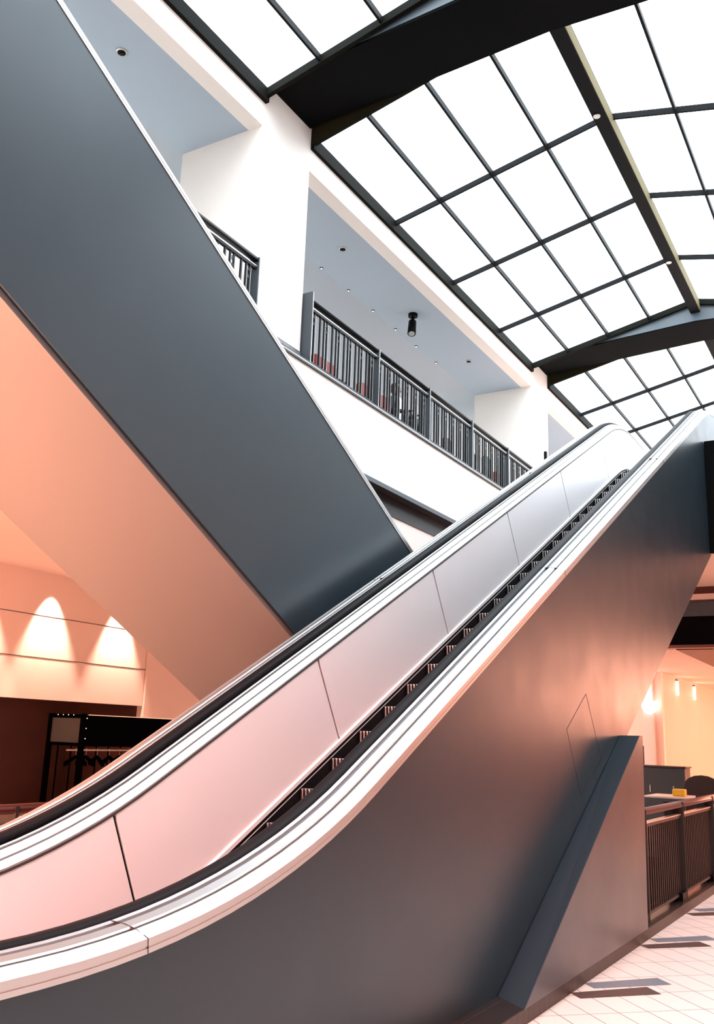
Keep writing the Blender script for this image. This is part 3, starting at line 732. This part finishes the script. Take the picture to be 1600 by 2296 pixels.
def person():
    base = Vector((-7.5, 13.85, GZ)); t = empty('person', base, 'person in dark jacket and white shirt seated behind the second railing bay', 'person', rz=0)
    # facing the railing (+x); seat at .46
    V = [(0, 0, .50), (0, 0, .68), (.01, 0, .86), (.0, 0, 1.02), (.01, 0, 1.08), (.02, 0, 1.17), (.02, 0, 1.26),      # pelvis..head
         (0, .17, .99), (.06, .22, .76), (.28, .17, .70), (.36, .14, .71), (0, -.17, .99), (.06, -.22, .76), (.28, -.17, .70), (.36, -.14, .71),
         (.06, .09, .50), (.44, .11, .50), (.46, .11, .10), (.56, .11, .05), (.06, -.09, .50), (.44, -.11, .50), (.46, -.11, .10), (.56, -.11, .05)]
    Ed = [(0, 1), (1, 2), (2, 3), (3, 4), (4, 5), (5, 6), (3, 7), (7, 8), (8, 9), (9, 10), (3, 11), (11, 12), (12, 13), (13, 14),
          (0, 15), (15, 16), (16, 17), (17, 18), (0, 19), (19, 20), (20, 21), (21, 22)]
    Rr = [.15, .13, .15, .12, .055, .085, .08, .065, .05, .036, .028, .065, .05, .036, .028, .095, .065, .045, .035, .095, .065, .045, .035]
    # hands: five short finger chains each
    for s, wi in ((1, 10), (-1, 14)):
        bx = V[wi]
        for j in range(5):
            a = (-.03 + .015 * j) if j < 4 else -.045 * s
            p = len(V); L = (.07, .08, .075, .06, .045)[j]
            if j < 4: V += [(bx[0] + .03, bx[1] + a, bx[2]), (bx[0] + .03 + L * .6, bx[1] + a * 1.2, bx[2] - .005), (bx[0] + .03 + L, bx[1] + a * 1.2, bx[2] - .02)]
            else: V += [(bx[0] + .01, bx[1] + a * .6, bx[2]), (bx[0] + .03, bx[1] + a, bx[2]), (bx[0] + .05, bx[1] + a, bx[2] - .01)]
            Ed += [(wi, p), (p, p + 1), (p + 1, p + 2)]; Rr += [.009, .008, .007]
    me = bpy.data.meshes.new('body'); me.from_pydata(V, Ed, []); me.materials.append(M['dark'])
    o = bpy.data.objects.new('body', me); COL.objects.link(o); o.parent = t
    sk = o.modifiers.new('skin', 'SKIN'); ss = o.modifiers.new('sub', 'SUBSURF'); ss.levels = 2; ss.render_levels = 2
    for i, v in enumerate(me.skin_vertices[0].data): v.radius = (Rr[i], Rr[i]); v.use_root = (i == 0)
    hd = MB().use('skin').lathe((.03, 0, 1.09), [(.0, 0), (.05, .01), (.075, .06), (.088, .12), (.085, .18), (.055, .225), (.0, .24)], seg=16)
    hd.prism([(.11, 1.19), (.135, 1.165), (.11, 1.155)], -.012, .012, 'y')
    hd.build('head', None, t)
    MB().use('hair').lathe((.005, 0, 1.17), [(.080, 0), (.098, .05), (.095, .11), (.065, .155), (.0, .172)], seg=16).build('hair', None, t)
    MB().use('shirt').prism([(.125, .62), (.155, .80), (.145, .96), (.09, 1.08), (.06, 1.06), (.09, .9), (.09, .62)], -.055, .055, 'y').build('shirt_front', None, t, bevel=.01)
person()

# ------------------------------------------------------------------ coat rack with hangers under the shop header
def coat_rack():
    t = empty('coat_rack', (-11.9, 13.0, FZ), 'tall black coat rack with a black sign box and a grey end panel', 'coat rack')
    def P(mb, n, **k): return fixed(mb.build(n, **k), t)
    xa, xb, ya, yb, zt, zl = -12.31, -11.50, 11.02, 15.2, .21, -.29
    sg = MB().use('signblack').box(xb - .06, xb, ya + .06, yb, zl, zt - .01)
    P(sg, 'sign_box')
    P(MB().use('lightrail').box(xb - .062, xb + .002, ya + .06, yb, zt - .01, zt), 'top_edge_strip')
    P(MB().use('greypanel').box(xa + .05, xb - .05, ya - .01, ya + .01, zl + .05, zt - .06), 'end_panel', bevel=.003)
    fr = MB().use('signblack')
    fr.box(xa, xb, ya - .02, ya + .02, zt - .06, zt); fr.box(xa, xb, ya - .02, ya + .02, zl, zl + .05)
    fr.box(xa, xa + .05, ya, yb, zt - .05, zt)
    P(fr, 'frame')
    for x, y in ((xa + .03, ya), (xb - .04, ya + .0), (xa + .03, yb), (xb - .04, yb)):
        P(MB().use('signblack').box(x - .035, x + .035, y - .035, y + .035, FZ, zt + .01), 'post')
    P(MB().use('lightrail').cyl((-11.9, ya + .04, -.36), (-11.9, yb, -.36), .014, seg=10), 'hanging_rail')
    for i in range(14):
        P(MB().use('signblack').cyl((xa + .03, ya + .2 + i * .29, FZ + .1), (xa + .03, ya + .2 + i * .29, zl), .012, seg=8), 'upright_rod')
    P(MB().use('signblack').box(xa, xb, ya - .02, ya + .02, FZ + .08, FZ + .12), 'bottom_rail')
    for j in range(4): P(MB().use('lamp').cyl((xa + .2 + j * .12, ya - .021, zt - .012), (xa + .2 + j * .12, ya - .024, zt - .012), .007, seg=8), 'rivet')  # rivet heads glow: emissive lamp glass on a part that is no lamp
    for j in range(3): P(MB().use('lamp').cyl((xb - .001, ya + .035, zt - .06 - j * .16), (xb + .003, ya + .035, zt - .06 - j * .16), .008, seg=8), 'rivet')  # same glowing material on the side rivets
coat_rack()
def make_hanger():
    t = empty('coat_hanger', (0, 0, 0), 'black plastic coat hanger on the rail of the coat rack', 'hanger', 'coat hangers on the coat rack')
    hk = [(.0 + .02 * math.sin(a), 0, .0 - .02 + .02 + .0 + .02 * math.cos(a)) for a in [math.radians(q) for q in range(-100, 190, 29)]] + [(0, 0, -.10)]
    MB().use('lightrail').tube([(x, y, z - .006) for x, y, z in hk], .0035, seg=6).build('hook', None, t)
    b = MB().use('signblack')
    for s in (-1, 1):
        b.hexa([(0, -.015, -.145), (0, .015, -.145), (s * .22, .03, -.27), (s * .22, -.03, -.27)],
               [(0, -.012, -.09), (0, .012, -.09), (s * .225, .03, -.20), (s * .225, -.03, -.20)])
    b.build('shoulder_bar', None, t, bevel=.006)
    return t
hg = make_hanger()
for i in range(16):
    o = hg if i == 0 else copy_tree(hg)
    o.location = (-11.92, 11.3 + .25 * i + random.uniform(-.04, .04), -.352); o.rotation_euler = (0, random.uniform(-.06, .06), random.uniform(-.3, .3))

# ------------------------------------------------------------------ lift everything so that the mall floor is z = 0
for o in list(COL.objects):
    if o.parent is None: o.location.z += H
bpy.context.view_layer.update()
